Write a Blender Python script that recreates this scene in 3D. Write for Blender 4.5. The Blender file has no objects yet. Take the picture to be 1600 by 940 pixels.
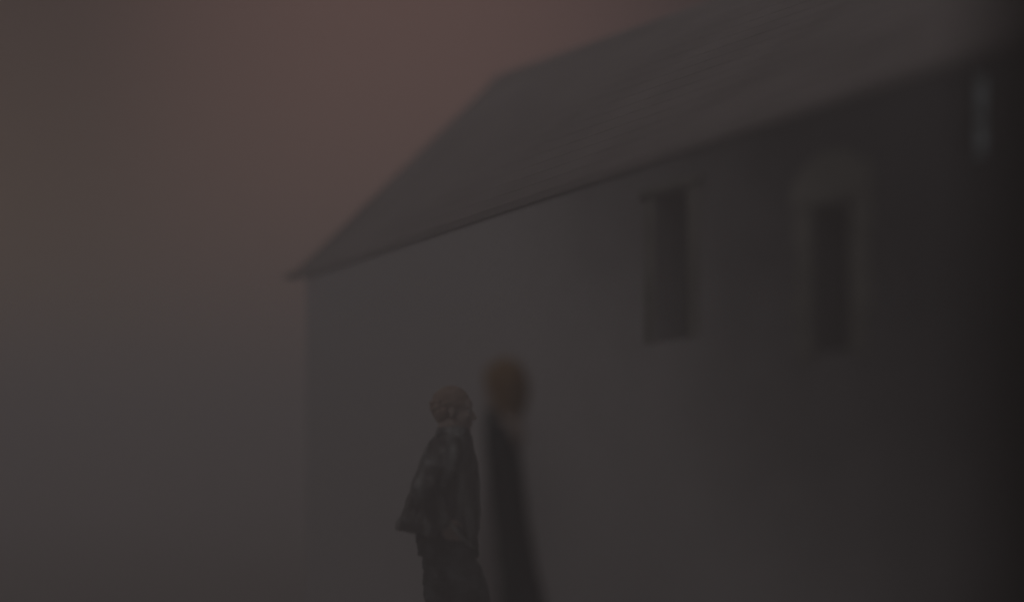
import bpy, bmesh, math, random
from mathutils import Vector, Matrix, noise
random.seed(7)
S = bpy.context.scene
COL = S.collection
R = math.radians

# ------------------------------------------------------------------ camera
FPX = 1800.0                      # focal length in pixels of the 1600 px wide picture
CAMZ = 1.26
HOR = 740.0
cam_d = bpy.data.cameras.new('camera')
cam = bpy.data.objects.new('camera', cam_d); COL.objects.link(cam); S.camera = cam
cam.location = (0, 0, CAMZ); cam.rotation_euler = (R(90), 0, 0)
cam_d.sensor_width = 36.0; cam_d.lens = 36.0 * FPX / 1600
cam_d.shift_y = (HOR - 470) / 1600
cam_d.clip_end = 2000; cam_d.clip_start = .02
cam_d.dof.use_dof = True
cam_d.dof.focus_distance = 6.2
cam_d.dof.aperture_fstop = (cam_d.lens / 1000) / 0.27

# ------------------------------------------------------------------ world: the last of dusk under a lit, rusty sky
W = bpy.data.worlds.new('World'); S.world = W; W.use_nodes = True
nt = W.node_tree; nt.nodes.clear()
def N(t, typ, **k):
    n = t.nodes.new(typ)
    for a, v in k.items(): setattr(n, a, v)
    return n
SUN_EL, SUN_AZ = R(4), R(-30)
out = N(nt, 'ShaderNodeOutputWorld'); bg = N(nt, 'ShaderNodeBackground'); sky = N(nt, 'ShaderNodeTexSky')
sky.sky_type = 'NISHITA'; sky.sun_disc = False; sky.sun_elevation = SUN_EL; sky.sun_rotation = SUN_AZ
sky.air_density = 1; sky.dust_density = 4
bg.inputs['Strength'].default_value = 0.05
bg2 = N(nt, 'ShaderNodeBackground'); bg2.inputs['Strength'].default_value = 1.0
add = N(nt, 'ShaderNodeAddShader')
tc = N(nt, 'ShaderNodeTexCoord'); dotn = N(nt, 'ShaderNodeVectorMath', operation='DOT_PRODUCT')
gd = Vector(((640-800)/FPX*1.5, 1, (740-300)/FPX*.5)).normalized()
dotn.inputs[1].default_value = gd
ramp = N(nt, 'ShaderNodeValToRGB'); cr = ramp.color_ramp; cr.interpolation = 'B_SPLINE'
mr = N(nt, 'ShaderNodeMapRange'); mr.inputs['From Min'].default_value = .6; mr.inputs['From Max'].default_value = 1
sq = N(nt, 'ShaderNodeVectorMath', operation='MULTIPLY'); sq.inputs[1].default_value = (1.5, 1, .5)
nm = N(nt, 'ShaderNodeVectorMath', operation='NORMALIZE')
nt.links.new(tc.outputs['Generated'], sq.inputs[0]); nt.links.new(sq.outputs[0], nm.inputs[0]); nt.links.new(nm.outputs[0], dotn.inputs[0]); nt.links.new(dotn.outputs['Value'], mr.inputs['Value'])
nt.links.new(mr.outputs[0], ramp.inputs['Fac']); nt.links.new(ramp.outputs[0], bg2.inputs['Color'])
GLOW = [(0.0, (.077,.067,.065)), (.35, (.062,.049,.049)), (.66, (.030,.015,.016)), (.82, (.034,.017,.016)), (.89, (.076,.038,.034)), (.96, (.122,.062,.053)), (1.0, (.140,.072,.061))]
while len(cr.elements) < len(GLOW): cr.elements.new(.5)
for e, (p, c) in zip(cr.elements, GLOW): e.position = p; e.color = (*c, 1)
sky_mul = N(nt, 'ShaderNodeMixRGB', blend_type='MULTIPLY'); sky_mul.inputs[0].default_value = 1
sky_mul.inputs[2].default_value = (.06, .06, .06, 1)
nt.links.new(sky.outputs[0], sky_mul.inputs[1]); nt.links.new(sky_mul.outputs[0], bg.inputs['Color'])
nt.links.new(bg.outputs[0], add.inputs[0]); nt.links.new(bg2.outputs[0], add.inputs[1]); nt.links.new(add.outputs[0], out.inputs['Surface'])

# ------------------------------------------------------------------ faint, very soft light of the low sky
sun_d = bpy.data.lights.new('sun', 'SUN'); sun_d.energy = .26; sun_d.angle = R(35); sun_d.color = (1, .93, .90)
sun = bpy.data.objects.new('sun', sun_d); COL.objects.link(sun)
sun.rotation_euler = (R(48), 0, R(-35))

# ------------------------------------------------------------------ exposure and sampling
S.view_settings.view_transform = 'Standard'; S.view_settings.look = 'None'
S.view_settings.exposure = 0; S.view_settings.gamma = 1; S.view_settings.use_curve_mapping = False
S.cycles.volume_bounces = 3; S.cycles.max_bounces = 6
S.cycles.use_denoising = True

# ------------------------------------------------------------------ helpers
def P(px, py, d):
    """a point d metres ahead that the photograph shows at (px, py): used only to size and site real things"""
    return Vector(((px - 800) / FPX * d, d, CAMZ + (HOR - py) / FPX * d))
def tag(o, label=None, cat=None, group=None, kind=None):
    if label: o['label'] = label
    if cat: o['category'] = cat
    if group: o['group'] = group
    if kind: o['kind'] = kind
    return o
def empty(name, loc=(0, 0, 0), rz=0):
    o = bpy.data.objects.new(name, None); COL.objects.link(o); o.location = loc; o.rotation_euler = (0, 0, rz)
    o.empty_display_size = .1
    return o
def link(name, me, mat=None, parent=None, smooth=False):
    if mat and not me.materials: me.materials.append(mat)
    if smooth:
        for p in me.polygons: p.use_smooth = True
    o = bpy.data.objects.new(name, me); COL.objects.link(o)
    if parent: o.parent = parent
    return o
def from_bm(name, bm, mat, parent=None, smooth=False):
    bmesh.ops.recalc_face_normals(bm, faces=bm.faces)
    me = bpy.data.meshes.new(name); bm.to_mesh(me); bm.free()
    return link(name, me, mat, parent, smooth)
def prism(bm, pts, off):
    """closed solid between polygon pts and the same polygon moved by off"""
    a = [bm.verts.new(p) for p in pts]; b = [bm.verts.new(Vector(p) + Vector(off)) for p in pts]
    bm.faces.new(a); bm.faces.new(b[::-1]); n = len(pts)
    for i in range(n): bm.faces.new((a[i], b[i], b[(i+1) % n], a[(i+1) % n]))

def mat(name, c1, c2=None, scale=6, rough=.8, bump=.2, bscale=40, stretch=(1, 1, 1), spec=.3, detail=6, lo=.35, hi=.68):
    m = bpy.data.materials.new(name); m.use_nodes = True; t = m.node_tree; b = t.nodes['Principled BSDF']
    b.inputs['Roughness'].default_value = rough
    b.inputs['Specular IOR Level'].default_value = spec
    c2 = c2 or c1
    tcn = N(t, 'ShaderNodeTexCoord'); mp = N(t, 'ShaderNodeMapping'); mp.inputs['Scale'].default_value = stretch
    t.links.new(tcn.outputs['Object'], mp.inputs['Vector'])
    nz = N(t, 'ShaderNodeTexNoise'); nz.inputs['Scale'].default_value = scale; nz.inputs['Detail'].default_value = detail
    t.links.new(mp.outputs[0], nz.inputs['Vector'])
    r = N(t, 'ShaderNodeValToRGB'); r.color_ramp.elements[0].position = lo; r.color_ramp.elements[1].position = hi
    r.color_ramp.elements[0].color = (*c1, 1); r.color_ramp.elements[1].color = (*c2, 1)
    t.links.new(nz.outputs['Fac'], r.inputs['Fac']); t.links.new(r.outputs[0], b.inputs['Base Color'])
    if bump:
        n2 = N(t, 'ShaderNodeTexNoise'); n2.inputs['Scale'].default_value = bscale; n2.inputs['Detail'].default_value = 5
        t.links.new(mp.outputs[0], n2.inputs['Vector'])
        bp = N(t, 'ShaderNodeBump'); bp.inputs['Strength'].default_value = bump; bp.inputs['Distance'].default_value = .02
        t.links.new(n2.outputs['Fac'], bp.inputs['Height']); t.links.new(bp.outputs[0], b.inputs['Normal'])
    return m
M = dict(
    ground=mat('dark gravel', (.27,.262,.25), (.38,.37,.355), 3, .95, .5, 60),
    wall=mat('weathered dark render with painted glow', (.034,.035,.039), (.072,.074,.082), 1.1, .95, .3, 25, (1, 1, .6)),
    roof=mat('old slate roof', (.22,.205,.205), (.29,.27,.27), 2, .8, .3, 30),
    timber=mat('weathered grey timber', (.27,.24,.23), (.35,.32,.30), 4, .85, .3, 30, (1, 1, .2)),
    stone=mat('grey limestone', (.14,.143,.130), (.205,.208,.19), 5, .95, .3, 30),
    frame=mat('dark window iron', (.012,.012,.012), (.02,.02,.02), 8, .7, .1),
    glass=mat('unlit window glass', (.004,.004,.005), None, 4, .35, 0, spec=.3),
    blueglass=mat('window pane with painted pale blue reflection', (.50,.62,.68), (.60,.72,.78), 5, .4, 0, spec=.5),  # pale blue base colour stands in for a dim reflection in the glass
    black=mat('black tarred boards', (.010,.010,.008), (.018,.017,.014), 3, .9, .3, 30),
    leather=mat('black leather with painted sheen', (.006,.007,.007), (.34,.38,.385), 8, .28, .5, 45, (1.6, 1.6, .28), spec=1.0, detail=3, lo=.48, hi=.76),  # pale streaks paint highlights and sheen into the black base colour
    denim=mat('dark blue grey denim', (.008,.011,.014), (.12,.14,.155), 9, .9, .5, 60, lo=.44, hi=.78),
    skin=mat('skin', (.36,.30,.265), (.43,.365,.325), 12, .6, .1, 80),
    hair=mat('short sandy hair', (.31,.235,.19), (.41,.32,.265), 30, .7, .5, 90),
    auburn=mat('auburn hair', (.19,.115,.048), (.31,.195,.085), 25, .65, .6, 80),
    coat=mat('black wool coat', (.008,.013,.015), (.022,.034,.038), 10, 1.0, .5, 90, spec=.1),
    knit=mat('pale grey knit', (.22,.25,.25), (.40,.43,.42), 30, .9, .5, 80),
    shoe=mat('black shoe leather', (.010,.010,.010), (.02,.02,.02), 9, .5, .2),
    eye=mat('eyeball', (.45,.44,.42), None, 4, .2, 0),
    iris=mat('brown iris', (.03,.018,.01), None, 4, .2, 0),
    metal=mat('dull metal', (.25,.24,.22), None, 4, .4, 0),
)

# soft glow painted into the wall colour, paler towards its far and lower part
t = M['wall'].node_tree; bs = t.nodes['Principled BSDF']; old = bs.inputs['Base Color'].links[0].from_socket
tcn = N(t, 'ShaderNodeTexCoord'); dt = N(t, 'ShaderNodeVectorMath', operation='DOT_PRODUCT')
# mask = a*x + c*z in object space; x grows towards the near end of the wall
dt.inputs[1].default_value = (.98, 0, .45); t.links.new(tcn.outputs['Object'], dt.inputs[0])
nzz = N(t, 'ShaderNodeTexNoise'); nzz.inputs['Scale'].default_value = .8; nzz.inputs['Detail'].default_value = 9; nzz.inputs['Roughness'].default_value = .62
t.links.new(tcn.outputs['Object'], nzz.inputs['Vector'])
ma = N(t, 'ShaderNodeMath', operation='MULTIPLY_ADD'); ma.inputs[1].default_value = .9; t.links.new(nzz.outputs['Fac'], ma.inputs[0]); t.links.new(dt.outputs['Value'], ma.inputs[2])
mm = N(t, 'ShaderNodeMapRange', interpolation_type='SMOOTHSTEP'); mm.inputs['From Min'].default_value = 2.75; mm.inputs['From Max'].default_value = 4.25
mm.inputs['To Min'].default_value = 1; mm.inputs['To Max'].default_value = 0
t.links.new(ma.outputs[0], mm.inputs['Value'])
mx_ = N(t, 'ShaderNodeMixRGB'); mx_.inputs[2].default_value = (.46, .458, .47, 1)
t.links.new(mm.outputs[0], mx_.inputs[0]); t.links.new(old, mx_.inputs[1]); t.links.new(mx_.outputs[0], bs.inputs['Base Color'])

# ------------------------------------------------------------------ setting: ground
bm = bmesh.new(); n = 60; L = 60.0
vs = [[None]*(n+1) for _ in range(n+1)]
for i in range(n+1):
    for j in range(n+1):
        x, y = -L + 2*L*i/n, -20 + 2*L*j/n
        vs[i][j] = bm.verts.new((x, y, .03*noise.noise((x*.2, y*.2, 0)) * (1 if abs(y-8) > 9 else 0)))
for i in range(n):
    for j in range(n): bm.faces.new((vs[i][j], vs[i+1][j], vs[i+1][j+1], vs[i][j+1]))
tag(from_bm('ground', bm, M['ground'], smooth=True), 'dark gravel yard fading into the night fog', kind='structure')

# ------------------------------------------------------------------ the long low building
DC = 8.2
C0 = Vector(((478-800)/FPX*DC, DC, 0))
WD = Vector((1252/FPX, -1, 0)).normalized()         # along the wall towards the viewer
BK = Vector((-WD.y, WD.x, 0))                        # away from the viewer, into the building
EZ = CAMZ + (HOR-432)/FPX*DC
LEN = 6.6
bld = empty('long_house', C0)
def B(t, s, z): return WD*t + BK*s + Vector((0, 0, z))   # building coordinates relative to the empty
HALF = 1.724
RIDGE0 = 3.178 + CAMZ
def rz(t): return RIDGE0 - .089*t
TH = .28
def pxt(px, off=0):
    k = (px-800)/FPX; return (k*(C0.y) - C0.x) / (WD.x - k*WD.y)
# two windows as (t0, t1, z0, z1)
far_w = (pxt(1024), pxt(1074), 1.85, 2.50)
near_w = (pxt(1272), pxt(1332), 1.72, 2.27)
small_w = (pxt(1505), pxt(1541), 2.31, 2.62)
wins = [far_w, near_w, small_w]
ts = sorted([0, LEN] + [a for w in wins for a in w[:2]]); zs = sorted([-.2, EZ] + [a for w in wins for a in w[2:]])
bm = bmesh.new(); cache = {}
def gv(t, s, z):
    k = (round(t, 4), round(s, 4), round(z, 4))
    if k not in cache: cache[k] = bm.verts.new(B(t, s, z))
    return cache[k]
for i in range(len(ts)-1):
    for j in range(len(zs)-1):
        tm, zm = (ts[i]+ts[i+1])/2, (zs[j]+zs[j+1])/2
        hole = any(w[0] < tm < w[1] and w[2] < zm < w[3] for w in wins)
        if hole:
            a, b, c, d = ts[i], ts[i+1], zs[j], zs[j+1]
            w = [w for w in wins if w[0] < tm < w[1] and w[2] < zm < w[3]][0]
            if abs(a-w[0]) < 1e-6: bm.faces.new((gv(a,0,c), gv(a,0,d), gv(a,TH,d), gv(a,TH,c)))
            if abs(b-w[1]) < 1e-6: bm.faces.new((gv(b,0,c), gv(b,TH,c), gv(b,TH,d), gv(b,0,d)))
            if abs(c-w[2]) < 1e-6: bm.faces.new((gv(a,0,c), gv(a,TH,c), gv(b,TH,c), gv(b,0,c)))
            if abs(d-w[3]) < 1e-6: bm.faces.new((gv(a,0,d), gv(b,0,d), gv(b,TH,d), gv(a,TH,d)))
            continue
        for s in (0, TH):
            bm.faces.new((gv(ts[i],s,zs[j]), gv(ts[i+1],s,zs[j]), gv(ts[i+1],s,zs[j+1]), gv(ts[i],s,zs[j+1])))
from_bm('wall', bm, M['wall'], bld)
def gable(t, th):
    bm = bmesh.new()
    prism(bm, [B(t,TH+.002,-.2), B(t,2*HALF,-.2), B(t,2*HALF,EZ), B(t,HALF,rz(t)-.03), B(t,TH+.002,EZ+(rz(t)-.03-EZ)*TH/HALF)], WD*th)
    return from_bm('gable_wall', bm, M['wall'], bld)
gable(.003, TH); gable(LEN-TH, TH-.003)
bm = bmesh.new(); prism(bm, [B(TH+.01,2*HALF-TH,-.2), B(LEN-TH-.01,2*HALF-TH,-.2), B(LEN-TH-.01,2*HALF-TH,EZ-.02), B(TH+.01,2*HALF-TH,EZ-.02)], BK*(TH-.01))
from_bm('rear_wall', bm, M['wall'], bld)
# roof: two slabs with slate courses, gable overhang on the far end, slightly sagging ridge
OH = .015; T0, T1 = -.12, LEN+.15
def slope_pt(t, f, side, lift=0):
    """f 0 at the eave edge, 1 at the ridge"""
    s0 = -OH if side == 0 else 2*HALF+OH
    z0 = EZ - OH*(RIDGE0-EZ)/HALF*.55 + .03
    s = s0 + (HALF-s0)*f; z = z0 + (rz(max(t,0)) - z0)*f
    return B(t, s, z + lift)
for side in (0, 1):
    bm = bmesh.new(); nt_ = 24; rows = []
    for i in range(nt_+1):
        t = T0 + (T1-T0)*i/nt_
        rows.append([[bm.verts.new(slope_pt(t, f/12, side, l)) for f in range(13)] for l in (0, -.03)])
    for i in range(nt_):
        for l in (0, 1):
            for f in range(12): bm.faces.new((rows[i][l][f], rows[i+1][l][f], rows[i+1][l][f+1], rows[i][l][f+1]))
        bm.faces.new((rows[i][0][0], rows[i+1][0][0], rows[i+1][1][0], rows[i][1][0]))
        bm.faces.new((rows[i][0][12], rows[i+1][0][12], rows[i+1][1][12], rows[i][1][12]))
    for i in (0, nt_):
        for f in range(12): bm.faces.new((rows[i][0][f], rows[i][0][f+1], rows[i][1][f+1], rows[i][1][f]))
    roof = from_bm('roof', bm, M['roof'], bld)
    if side == 0:      # courses of slate, one proud strip above another
        K = 15
        for k in range(K):
            bmc = bmesh.new(); f0, f1 = k/K, (k+1.12)/K
            if k == K-1: f1 = 1
            a = [slope_pt(T0-.005, f0, 0, .010), slope_pt(T1+.005, f0, 0, .010), slope_pt(T1+.005, f1, 0, .006), slope_pt(T0-.005, f1, 0, .006)]
            prism(bmc, a, Vector((0, 0, -.012)))
            from_bm('slate_course', bmc, M['roof'], roof)
# ridge cap, verge boards, fascia and gutter
bm = bmesh.new(); prism(bm, [slope_pt(T0-.02, .95, 0, .022), slope_pt(T0-.02, 1, 0, .034), slope_pt(T0-.02, .95, 1, .022), slope_pt(T0-.02, 1, 0, .008)], slope_pt(T1+.02, 1, 0)-slope_pt(T0-.02, 1, 0))
from_bm('ridge_cap', bm, M['roof'], bld)
for side in (0, 1):
    bm = bmesh.new()
    prism(bm, [slope_pt(T0-.04, -.045, side, .085), slope_pt(T0-.04, .01, side, .03), slope_pt(T0-.04, 1, side, .012), slope_pt(T0-.04, 1, side, -.09), slope_pt(T0-.04, .02, side, -.05), slope_pt(T0-.04, -.05, side, .055)], WD*.03)
    from_bm('verge_board', bm, M['timber'], bld)
def window(w, pane_mat, lintel=True, plain=False):
    t0, t1, z0, z1 = w
    tm = (t0+t1)/2; dp = .01 if plain else .17
    bm = bmesh.new(); fw = .022
    for a, b, c, d in ((t0+.002,t0+fw,z0+.002,z1-.002), (t1-fw,t1-.002,z0+.002,z1-.002), (t0+fw,t1-fw,z0+.002,z0+fw), (t0+fw,t1-fw,z1-fw,z1-.002), (t0+fw,t1-fw,(z0+z1)/2-.008,(z0+z1)/2+.008)):
        prism(bm, [B(a,dp,c), B(b,dp,c), B(b,dp,d), B(a,dp,d)], BK*.03)
    wn = from_bm('window', bm, M['frame'], bld)
    bm = bmesh.new(); prism(bm, [B(t0+.01,dp+.012,z0+.01), B(t1-.01,dp+.012,z0+.01), B(t1-.01,dp+.012,z1-.01), B(t0+.01,dp+.012,z1-.01)], BK*.006)
    from_bm('pane', bm, pane_mat, wn)
    if plain: return
    sw = .075
    for (a, b) in ((t0-sw, t0-.002), (t1+.002, t1+sw)):
        n_ = 4; zz = z0-.02*lintel
        h = (z1-z0+.03)/n_
        for k in range(n_):
            e = .02*(k % 2)*lintel; pr = .014 if lintel else .004
            aa, bb = (a-e, b) if a < t0 else (a, b+e)
            bm = bmesh.new(); prism(bm, [B(aa,-pr,zz+k*h), B(bb,-pr,zz+k*h), B(bb,-pr,zz+(k+1)*h-.008), B(aa,-pr,zz+(k+1)*h-.008)], BK*.05)
            from_bm('jamb_stone', bm, M['stone'], wn)
    bm = bmesh.new(); pts = []
    top = z1+.012
    for k in range(9):
        x = -1+2*k/8; pts.append(B(tm + x*(t1-t0+2*sw+.04)/2, -.022, top + (.19 if lintel else .03) - .09*x*x*(1 if lintel else 0)))
    pts = [B(tm-(t1-t0+2*sw+.04)/2, -.022, top)] + pts + [B(tm+(t1-t0+2*sw+.04)/2, -.022, top)]
    prism(bm, pts, BK*.06); from_bm('lintel', bm, M['stone'], wn)
window(far_w, M['glass'], False); window(near_w, M['glass']); window(small_w, M['blueglass'], plain=True)
tag(bld, 'long low house with steep roof and slit windows half lost in fog', 'house')

# ------------------------------------------------------------------ a dark boarded gate post and door leaf close on the right
gp = empty('gatepost', (.758+.075, 1.75, 0))
bm = bmesh.new(); prism(bm, [(-.075,-.075,-.3), (.075,-.075,-.3), (.075,.075,-.3), (-.075,.075,-.3)], (0,0,2.9))
bmesh.ops.bevel(bm, geom=bm.edges[:], offset=.008, segments=2, affect='EDGES')
from_bm('post', bm, M['black'], gp)
bm = bmesh.new(); prism(bm, [(-.095,-.095,2.602), (.095,-.095,2.602), (.095,.095,2.602), (-.095,.095,2.602)], (0,0,.05)); from_bm('cap', bm, M['black'], gp)
for z in (.5, 1.9):
    bm = bmesh.new(); prism(bm, [(.076,-.03,z), (.30,-.03,z), (.30,-.022,z), (.076,-.022,z)], (0,0,.05)); from_bm('hinge', bm, M['frame'], gp)
tag(gp, 'nearly black timber gatepost close at the right edge', 'gatepost')
gt = empty('board_gate', (.918, 1.75, 0))
for k in range(9):
    bm = bmesh.new(); prism(bm, [(k*.132,-.015,.08), (k*.132+.126,-.015,.08), (k*.132+.126,.012,.08), (k*.132,.012,.08)], (0,0,2.35+.01*(k%3))); from_bm('board', bm, M['black'], gt)
for z in (.35, 1.3, 2.2):
    bm = bmesh.new(); prism(bm, [(0,.014,z), (1.18,.014,z), (1.18,.05,z), (0,.05,z)], (0,0,.1)); from_bm('rail', bm, M['black'], gt)
tag(gt, 'black closed board gate hung on the gatepost at the right edge', 'gate')

# ------------------------------------------------------------------ people helpers
def ico(bm, c, r, sub=3, rot=None):
    res = bmesh.ops.create_icosphere(bm, subdivisions=sub, radius=1)
    mtx = Matrix.Translation(c) @ ((rot or Matrix()).to_4x4()) @ Matrix.Diagonal((*r, 1)) if not isinstance(r, (int, float)) else Matrix.Translation(c) @ Matrix.Diagonal((r, r, r, 1))
    bmesh.ops.transform(bm, matrix=mtx, verts=res['verts'])
def cap(bm, a, b, ra, rb, seg=14, flat=1.0):
    """tapered capsule"""
    a, b = Vector(a), Vector(b); d = b-a; l = d.length; q = Vector((0, 0, 1)).rotation_difference(d).to_matrix().to_4x4()
    rings = []; m = 4
    prof = [(-math.cos(math.pi/2*k/m)*ra, math.sin(math.pi/2*k/m)*ra) for k in range(1, m+1)] + [(l+math.sin(math.pi/2*k/m)*rb, math.cos(math.pi/2*k/m)*rb) for k in range(0, m)]
    mt = Matrix.Translation(a) @ q
    for z, r in prof: rings.append([bm.verts.new(mt @ Vector((math.cos(2*math.pi*i/seg)*r, math.sin(2*math.pi*i/seg)*r*flat, z))) for i in range(seg)])
    p0 = bm.verts.new(mt @ Vector((0, 0, -ra))); p1 = bm.verts.new(mt @ Vector((0, 0, l+rb)))
    for u, v in zip(rings, rings[1:]):
        for i in range(seg): bm.faces.new((u[i], u[(i+1) % seg], v[(i+1) % seg], v[i]))
    for i in range(seg):
        bm.faces.new((p0, rings[0][(i+1) % seg], rings[0][i])); bm.faces.new((p1, rings[-1][i], rings[-1][(i+1) % seg]))
def chain(bm, pts, rad, flat=1.0):
    for i in range(len(pts)-1): cap(bm, pts[i], pts[i+1], rad[i], rad[i+1], flat=flat)
def loft(bm, rings, seg=48, fold=None):
    """rings: (cx, cy, z, rx, ry[, tilt]) closed solid; fold(angle, k) scales the radius"""
    rr = []; n = len(rings)
    for k, rg in enumerate(rings):
        cx, cy, z, rx, ry = rg[:5]; tilt = rg[5] if len(rg) > 5 else 0
        row = []
        for i in range(seg):
            a = 2*math.pi*i/seg; f = fold(a, k/(n-1)) if fold else 1
            x, y = math.cos(a)*rx*f, math.sin(a)*ry*f
            row.append(bm.verts.new((cx+x, cy+y, z + tilt*x)))
        rr.append(row)
    for u, v in zip(rr, rr[1:]):
        for i in range(seg): bm.faces.new((u[i], v[i], v[(i+1) % seg], u[(i+1) % seg]))
    bm.faces.new(rr[0][::-1]); bm.faces.new(rr[-1])
def fuse(name, bm, voxel, m, parent, wrinkle=0, wscale=8, smooth_it=3, stretch=(1, 1, 1)):
    """grow everything in bm into one continuous surface"""
    bmesh.ops.recalc_face_normals(bm, faces=bm.faces)
    me = bpy.data.meshes.new(name+'_raw'); bm.to_mesh(me); bm.free()
    o = bpy.data.objects.new(name+'_raw', me); COL.objects.link(o)
    md = o.modifiers.new('r', 'REMESH'); md.mode = 'VOXEL'; md.voxel_size = voxel
    sm = o.modifiers.new('s', 'SMOOTH'); sm.factor = .5; sm.iterations = smooth_it
    dg = bpy.context.evaluated_depsgraph_get(); dg.update()
    me2 = bpy.data.meshes.new_from_object(o.evaluated_get(dg)); me2.name = name
    bpy.data.objects.remove(o); bpy.data.meshes.remove(me)
    if wrinkle:
        ns = [v.normal.copy() for v in me2.vertices]
        for v, nn in zip(me2.vertices, ns):
            p = Vector((v.co.x*stretch[0], v.co.y*stretch[1], v.co.z*stretch[2]))*wscale
            w = 1-2*abs(noise.noise(p)); w2 = noise.noise(p*2.7+Vector((5, 2, 1)))
            v.co += nn*wrinkle*(w*.8+w2*.4-.3)
    me2.materials.clear()
    return link(name, me2, m, parent, True)
def head_bm(bm, c, yaw=0, pitch=0):
    """head facing +X turned by yaw, centre at c"""
    T = Matrix.Translation(c) @ Matrix.Rotation(yaw, 4, 'Z') @ Matrix.Rotation(pitch, 4, 'Y') @ Matrix.Scale(.95, 4)
    b2 = bmesh.new()
    ico(b2, (-.014, 0, .032), (.096, .076, .086)); ico(b2, (.03, 0, -.028), (.058, .060, .082)); ico(b2, (.058, 0, .038), (.034, .055, .04))
    cap(b2, (.0, .044, -.07), (.062, .012, -.098), .024, .02); cap(b2, (.0, -.044, -.07), (.062, -.012, -.098), .024, .02)
    ico(b2, (.068, 0, -.098), (.022, .024, .018))
    for s in (-1, 1):
        ico(b2, (.062, s*.036, -.022), (.026, .022, .02)); ico(b2, (.078, s*.030, .022), (.014, .024, .008))
        ico(b2, (-.012, s*.076, -.012), (.019, .009, .032)); cap(b2, (.096, s*.009, -.036), (.098, s*.010, -.036), .009, .008)
    cap(b2, (.084, 0, .008), (.106, 0, -.032), .010, .0135)
    ico(b2, (.084, 0, -.060), (.014, .025, .006)); ico(b2, (.082, 0, -.071), (.014, .022, .0065)); ico(b2, (.062, 0, -.066), (.026, .034, .022))
    cap(b2, (-.028, 0, -.06), (-.05, 0, -.19), .056, .060)
    for v in b2.verts: v.co = T @ v.co
    me = bpy.data.meshes.new('t'); b2.to_mesh(me); b2.free(); bm.from_mesh(me); bpy.data.meshes.remove(me)
    return T
def hair_shell(parent, T, m, length, seed):
    bm = bmesh.new(); rnd = random.Random(seed)
    ico(bm, (-.022, 0, .046), (.100, .084, .090)); ico(bm, (-.060, 0, -.004-length*.3), (.056, .070, .074+length*.5))
    for _ in range(260):                           # uneven locks
        a = rnd.uniform(0, 2*math.pi); h = rnd.uniform(-.7, 1)
        d = Vector((math.cos(a)*math.sqrt(1-h*h), math.sin(a)*math.sqrt(1-h*h), h))
        if d.x > -.15 and d.z < .42: continue
        p = Vector((-.022, 0, .04)) + Vector((d.x*.096, d.y*.080, d.z*.086))
        q = p + d*.008 + Vector((-.012, 0, -.012-length*rnd.random()))
        cap(bm, p, q, .009, .004, seg=6)
    for v in bm.verts: v.co = T @ v.co
    return fuse('hair', bm, .005, m, parent, .0015, 70, 3)
def eyes(parent, T):
    for s in (-1, 1):
        bm = bmesh.new(); ico(bm, (0, 0, 0), (.0125, .0125, .0125), 2); bmesh.ops.transform(bm, matrix=T @ Matrix.Translation((.074, s*.031, .002)), verts=bm.verts)
        e = from_bm('eye', bm, M['eye'], parent, True)
        bm = bmesh.new(); ico(bm, (0, 0, 0), (.003, .006, .006), 2); bmesh.ops.transform(bm, matrix=T @ Matrix.Translation((.0855, s*.031, .002)), verts=bm.verts)
        from_bm('iris', bm, M['iris'], e, True)
def hand(bm, wrist, direction, palm_n, side, curl=.5):
    """palm, four fingers of their own length and a thumb from the side of the palm"""
    d = Vector(direction).normalized(); nrm = Vector(palm_n); nrm = (nrm - d*nrm.dot(d)).normalized(); w = d.cross(nrm)*side
    wr = Vector(wrist)
    for k in range(4):
        off = w*(.030-.020*k); cap(bm, wr + off*.5, wr + d*.085 + off, .016, .011)
    for k, ln in enumerate((.070, .080, .075, .058)):
        base = wr + d*.088 + w*(.031-.0205*k); cur = d.copy(); p = base
        for j, fr in enumerate((.45, .32, .23)):
            cur = (cur + nrm*curl*(.45+.25*j+.05*k)).normalized(); q = p + cur*ln*fr
            cap(bm, p, q, .0088-.0008*j, .0080-.0008*j, seg=8); p = q
    t0 = wr + d*.022 + w*.026; t1 = t0 + d*.035 + w*.028 + nrm*.012; t2 = t1 + d*.032 + w*.006 + nrm*.012
    cap(bm, t0, t1, .013, .010, seg=8); cap(bm, t1, t2, .010, .008, seg=8)

# ------------------------------------------------------------------ person one: leather jacket, facing right
D1 = 5.85; PM = FPX/D1
o1 = Vector(((700-800)/FPX*D1, D1, 0))
def lx(px): return (px-700)/PM
def lz(py): return CAMZ + (HOR-py)/PM
p1 = empty('person', o1)
hc = (lx(711), 0, lz(642))
bm = bmesh.new(); T = head_bm(bm, hc, 0, .04)
# torso, hips and legs under the clothes
loft(bm, [(lx(690),0,.86,.10,.15), (lx(700),0,.98,.10,.15), (lx(700),0,1.12,.095,.14), (lx(702),0,1.28,.10,.155), (lx(704),0,1.38,.09,.17), (lx(702),0,1.45,.06,.10)], 24)
RA = [(lx(702), -.18, 1.385), (lx(668), -.270, 1.18), (lx(694), -.215, 1.035)]
LA = [(lx(704), .18, 1.385), (lx(706), .25, 1.12), (lx(722), .24, .90)]
chain(bm, RA, [.052, .040, .028]); chain(bm, LA, [.052, .040, .028])
hand(bm, RA[2], (.50, .38, -.78), (.2, 1, 0), 1, .15); hand(bm, LA[2], (.15, 0, -1), (0, -1, 0), -1, .45)
RL = [(lx(695), -.085, .90), (lx(744), -.10, .52), (lx(736), -.10, .09)]
LL = [(lx(690), .085, .90), (lx(686), .09, .50), (lx(668), .09, .09)]
for Lg in (RL, LL): chain(bm, Lg, [.078, .052, .036])
body = fuse('body', bm, .0065, M['skin'], p1, 0, smooth_it=2)
eyes(p1, T); hair_shell(p1, T, M['hair'], .0, 3)
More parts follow.
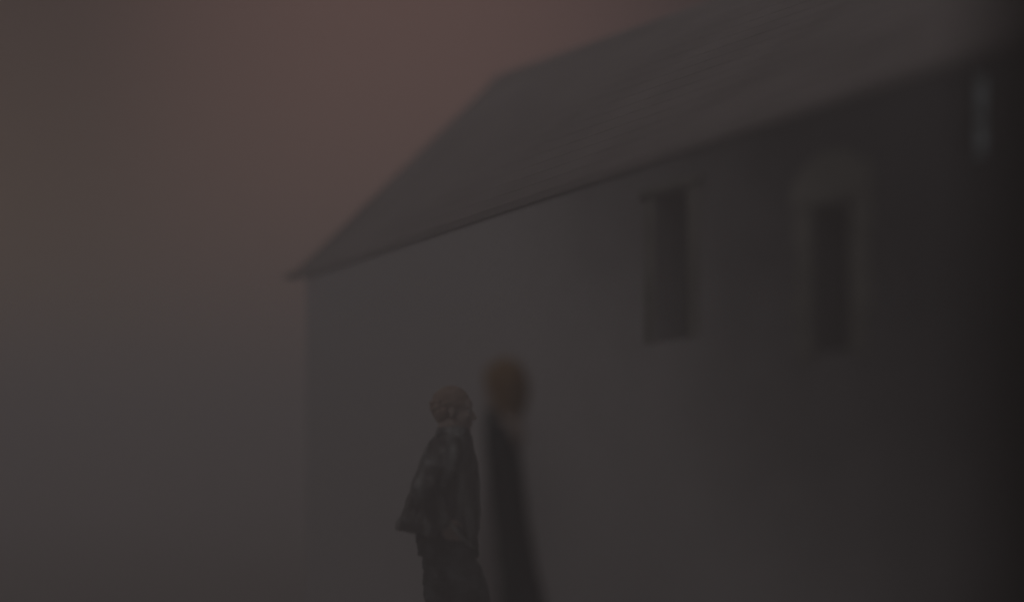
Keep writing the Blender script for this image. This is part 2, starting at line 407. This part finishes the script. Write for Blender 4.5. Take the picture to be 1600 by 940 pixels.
# jacket
def jfold(a, k):
    g = max(0, .85-k)                              # k runs from hem to collar
    return 1 + g*(.055*math.sin(a*7+2*k) + .035*math.sin(a*12+1.3) + .03*math.sin(a*19+4*k))
def ring(y, xb, xf, ry, tilt=0): return ((lx(xb)+lx(xf))/2, 0, lz(y), (lx(xf)-lx(xb))/2, ry, tilt)
bm = bmesh.new()
loft(bm, [ring(832, 621, 742, .20, -.10), ring(820, 622, 744, .205, -.08), ring(800, 631, 747, .205, -.05), ring(775, 638, 747, .20), ring(750, 647, 746, .195), ring(725, 656, 744, .195),
          ring(705, 664, 741, .195), ring(692, 671, 738, .165), ring(681, 680, 734, .10), ring(668, 686, 731, .068)], 64, jfold)
chain(bm, [(lx(704), -.165, 1.375), (lx(670), -.270, 1.18), (lx(690), -.22, 1.05)], [.078, .064, .050])
chain(bm, [(lx(706), .165, 1.375), (lx(708), .25, 1.12), (lx(720), .245, .93)], [.078, .064, .050])
jk = fuse('jacket', bm, .0065, M['leather'], p1, .014, 11, 1, (1.7, 1.7, .6))
# stand collar, front flap, zip and cuffs
bm = bmesh.new(); cc = (lx(709), 0)
for k in range(22):
    a0 = R(35)+k*R(290)/22; a1 = a0 + R(290)/22
    def cp(a, r, z): return Vector((cc[0]+math.cos(a)*r*.92, cc[1]+math.sin(a)*r, z))
    prism(bm, [cp(a0,.078,lz(690)), cp(a1,.078,lz(690)), cp(a1,.086,lz(668)), cp(a0,.086,lz(668))], Vector((math.cos(a0)*.012, math.sin(a0)*.012, 0)))
from_bm('collar', bm, M['leather'], jk, True)
bm = bmesh.new()   # front panel hangs lower than the back, open along a slanting edge
prism(bm, [(lx(712),0,lz(795)), (lx(748),0,lz(780)), (lx(748),0,lz(800)), (lx(747),0,lz(838)), (lx(745),0,lz(862)), (lx(736),0,lz(853)), (lx(722),0,lz(830)), (lx(706),0,lz(812))], (0, .02, 0))
bmesh.ops.subdivide_edges(bm, edges=bm.edges[:], cuts=3, use_grid_fill=True)
for v in bm.verts: v.co.y += -.165 + .9*max(0, v.co.x)*max(0, v.co.x)*3.4 + .006*math.sin(v.co.z*50)
from_bm('front_panel', bm, M['leather'], jk, True)
for a, b_, r_ in ((RA[1], RA[2], .054), (LA[1], LA[2], .052)):
    bm = bmesh.new(); a, b_ = Vector(a), Vector(b_); dd = (b_-a).normalized(); cap(bm, b_-dd*.022, b_-dd*.002, r_*.9, r_*.88); from_bm('cuff', bm, M['leather'], jk, True)
# pale knitted cuff at the pocket hand and the pale edge that slants from it down the jacket front
bm = bmesh.new(); cap(bm, (lx(690), -.221, 1.048), (lx(696), -.212, 1.022), .040, .036)
from_bm('shirt_cuff', bm, M['knit'], jk, True)
bm = bmesh.new(); chain(bm, [(lx(702), -.222, lz(806)), (lx(711), -.216, lz(819)), (lx(722), -.205, lz(833)), (lx(733), -.175, lz(845)), (lx(741), -.130, lz(853))], [.008, .007, .008, .006, .004])
from_bm('lining_edge', bm, M['knit'], jk, True)
# trousers
def tfold(a, k): return 1 + .035*math.sin(a*6+9*k) + .03*math.sin(a*3+21*k)
bm = bmesh.new()
loft(bm, [ring(868, 655, 747, .165), ring(850, 652, 745, .175), ring(830, 650, 744, .17), ring(812, 655, 742, .16)], 48)
chain(bm, [(lx(707), -.088, .87), (lx(733), -.10, .68), (lx(746), -.10, .545), (lx(738), -.10, .30), (lx(738), -.10, .12)], [.112, .094, .083, .074, .078])
chain(bm, [(lx(692), .088, .87), (lx(688), .092, .66), (lx(686), .095, .50), (lx(676), .095, .30), (lx(672), .095, .12)], [.112, .090, .078, .072, .076])
cap(bm, (lx(692), -.03, .85), (lx(685), .02, .60), .095, .07)
fuse('trousers', bm, .0085, M['denim'], p1, .015, 12, 1, (.8, .8, 1.7))
def shoe(parent, x, y, ang):
    bm = bmesh.new(); b2 = []
    cap(bm, (-.06, 0, .045), (.13, 0, .032), .042, .034, flat=1); cap(bm, (-.05, 0, .05), (-.04, 0, .11), .043, .046)
    bmesh.ops.transform(bm, matrix=Matrix.Translation((x, y, 0)) @ Matrix.Rotation(ang, 4, 'Z'), verts=bm.verts)
    s = fuse('shoe', bm, .007, M['shoe'], parent, 0)
    for v in s.data.vertices: v.co.z = max(v.co.z, .004)
    return s
shoe(p1, lx(740), -.10, R(-6)); shoe(p1, lx(676), .095, R(8))
tag(p1, 'person in flared dark leather jacket facing right with hand at pocket', 'person')

# ------------------------------------------------------------------ person two: auburn hair, long black coat, nearer and out of focus
D2 = 4.45; PM2 = FPX/D2
p2 = empty('person', ((800-800)/FPX*D2, D2, 0))
def mx(px): return (px-800)/PM2
def mz(py): return CAMZ + (HOR-py)/PM2
bm = bmesh.new(); hc2 = (mx(786), 0, mz(612))
T2 = head_bm(bm, hc2, R(118), .10)
loft(bm, [(mx(808),0,.86,.045,.11), (mx(798),0,1.08,.045,.11), (mx(790),0,1.26,.045,.12), (mx(785),0,1.37,.045,.12), (mx(783),0,1.42,.035,.06)], 24)
A1 = [(mx(786), -.12, 1.34), (mx(802), -.135, 1.10), (mx(798), -.08, .88)]; A2 = [(mx(786), .12, 1.34), (mx(796), .135, 1.10), (mx(798), .08, .88)]
chain(bm, A1, [.045, .036, .026]); chain(bm, A2, [.045, .036, .026])
hand(bm, A1[2], (.2, 0, -1), (0, 1, 0), 1, .4); hand(bm, A2[2], (.2, 0, -1), (0, -1, 0), -1, .4)
for s in (-1, 1): chain(bm, [(mx(812), s*.06, .84), (mx(828), s*.065, .48), (mx(846), s*.07, .09)], [.06, .048, .034])
fuse('body', bm, .0065, M['skin'], p2, 0, smooth_it=2)
eyes(p2, T2); hair_shell(p2, T2, M['auburn'], .07, 8)
def ring2(y, xb, xf, ry): return ((mx(xb)+mx(xf))/2, 0, mz(y), (mx(xf)-mx(xb))/2, ry)
bm = bmesh.new()
loft(bm, [(mx(842), 0, .42, .13, .20), (mx(838), 0, .52, .125, .19), ring2(1000, 785, 866, .175), ring2(940, 783, 850, .165), ring2(900, 781, 842, .16), ring2(850, 776, 832, .15), ring2(800, 771, 823, .145), ring2(740, 763, 817, .15),
          ring2(700, 758, 812, .155), ring2(675, 757, 809, .14), ring2(660, 760, 805, .09), ring2(648, 757, 803, .068), ring2(640, 756, 800, .066)], 48, lambda a, k: 1 + max(0, .8-k)*(.05*math.sin(a*6+1) + .03*math.sin(a*11)))
chain(bm, [A1[0], A1[1], (mx(806), -.11, .92)], [.058, .050, .042]); chain(bm, [A2[0], A2[1], (mx(804), .11, .92)], [.058, .050, .042])
ct = fuse('coat', bm, .009, M['coat'], p2, .006, 9, 2, (1.5, 1.5, .7))
bm = bmesh.new()
for s in (-1, 1): chain(bm, [(mx(832), s*.07, .60), (mx(838), s*.075, .44), (mx(848), s*.075, .12)], [.085, .07, .062])
fuse('trousers', bm, .009, M['coat'], p2, .006, 11, 2)
shoe(p2, mx(846), -.075, R(176)); shoe(p2, mx(846), .075, R(184))
tag(p2, 'slender blurred person with auburn hair and long black coat leaning in beside the leather jacket', 'person')

# ------------------------------------------------------------------ haze: the fog that fills the yard
m = bpy.data.materials.new('fog'); m.use_nodes = True; t = m.node_tree; t.nodes.clear()
o_ = N(t, 'ShaderNodeOutputMaterial'); pv = N(t, 'ShaderNodeVolumePrincipled')
pv.inputs['Color'].default_value = (.87, .862, .876, 1); pv.inputs['Density'].default_value = .10; pv.inputs['Anisotropy'].default_value = .1
t.links.new(pv.outputs[0], o_.inputs['Volume'])
bm = bmesh.new(); prism(bm, [(-62,-22,-1.1), (62,-22,-1.1), (62,102,-1.1), (-62,102,-1.1)], (0, 0, 6.0))
tag(from_bm('haze', bm, m), 'thick night fog filling the yard', kind='stuff')
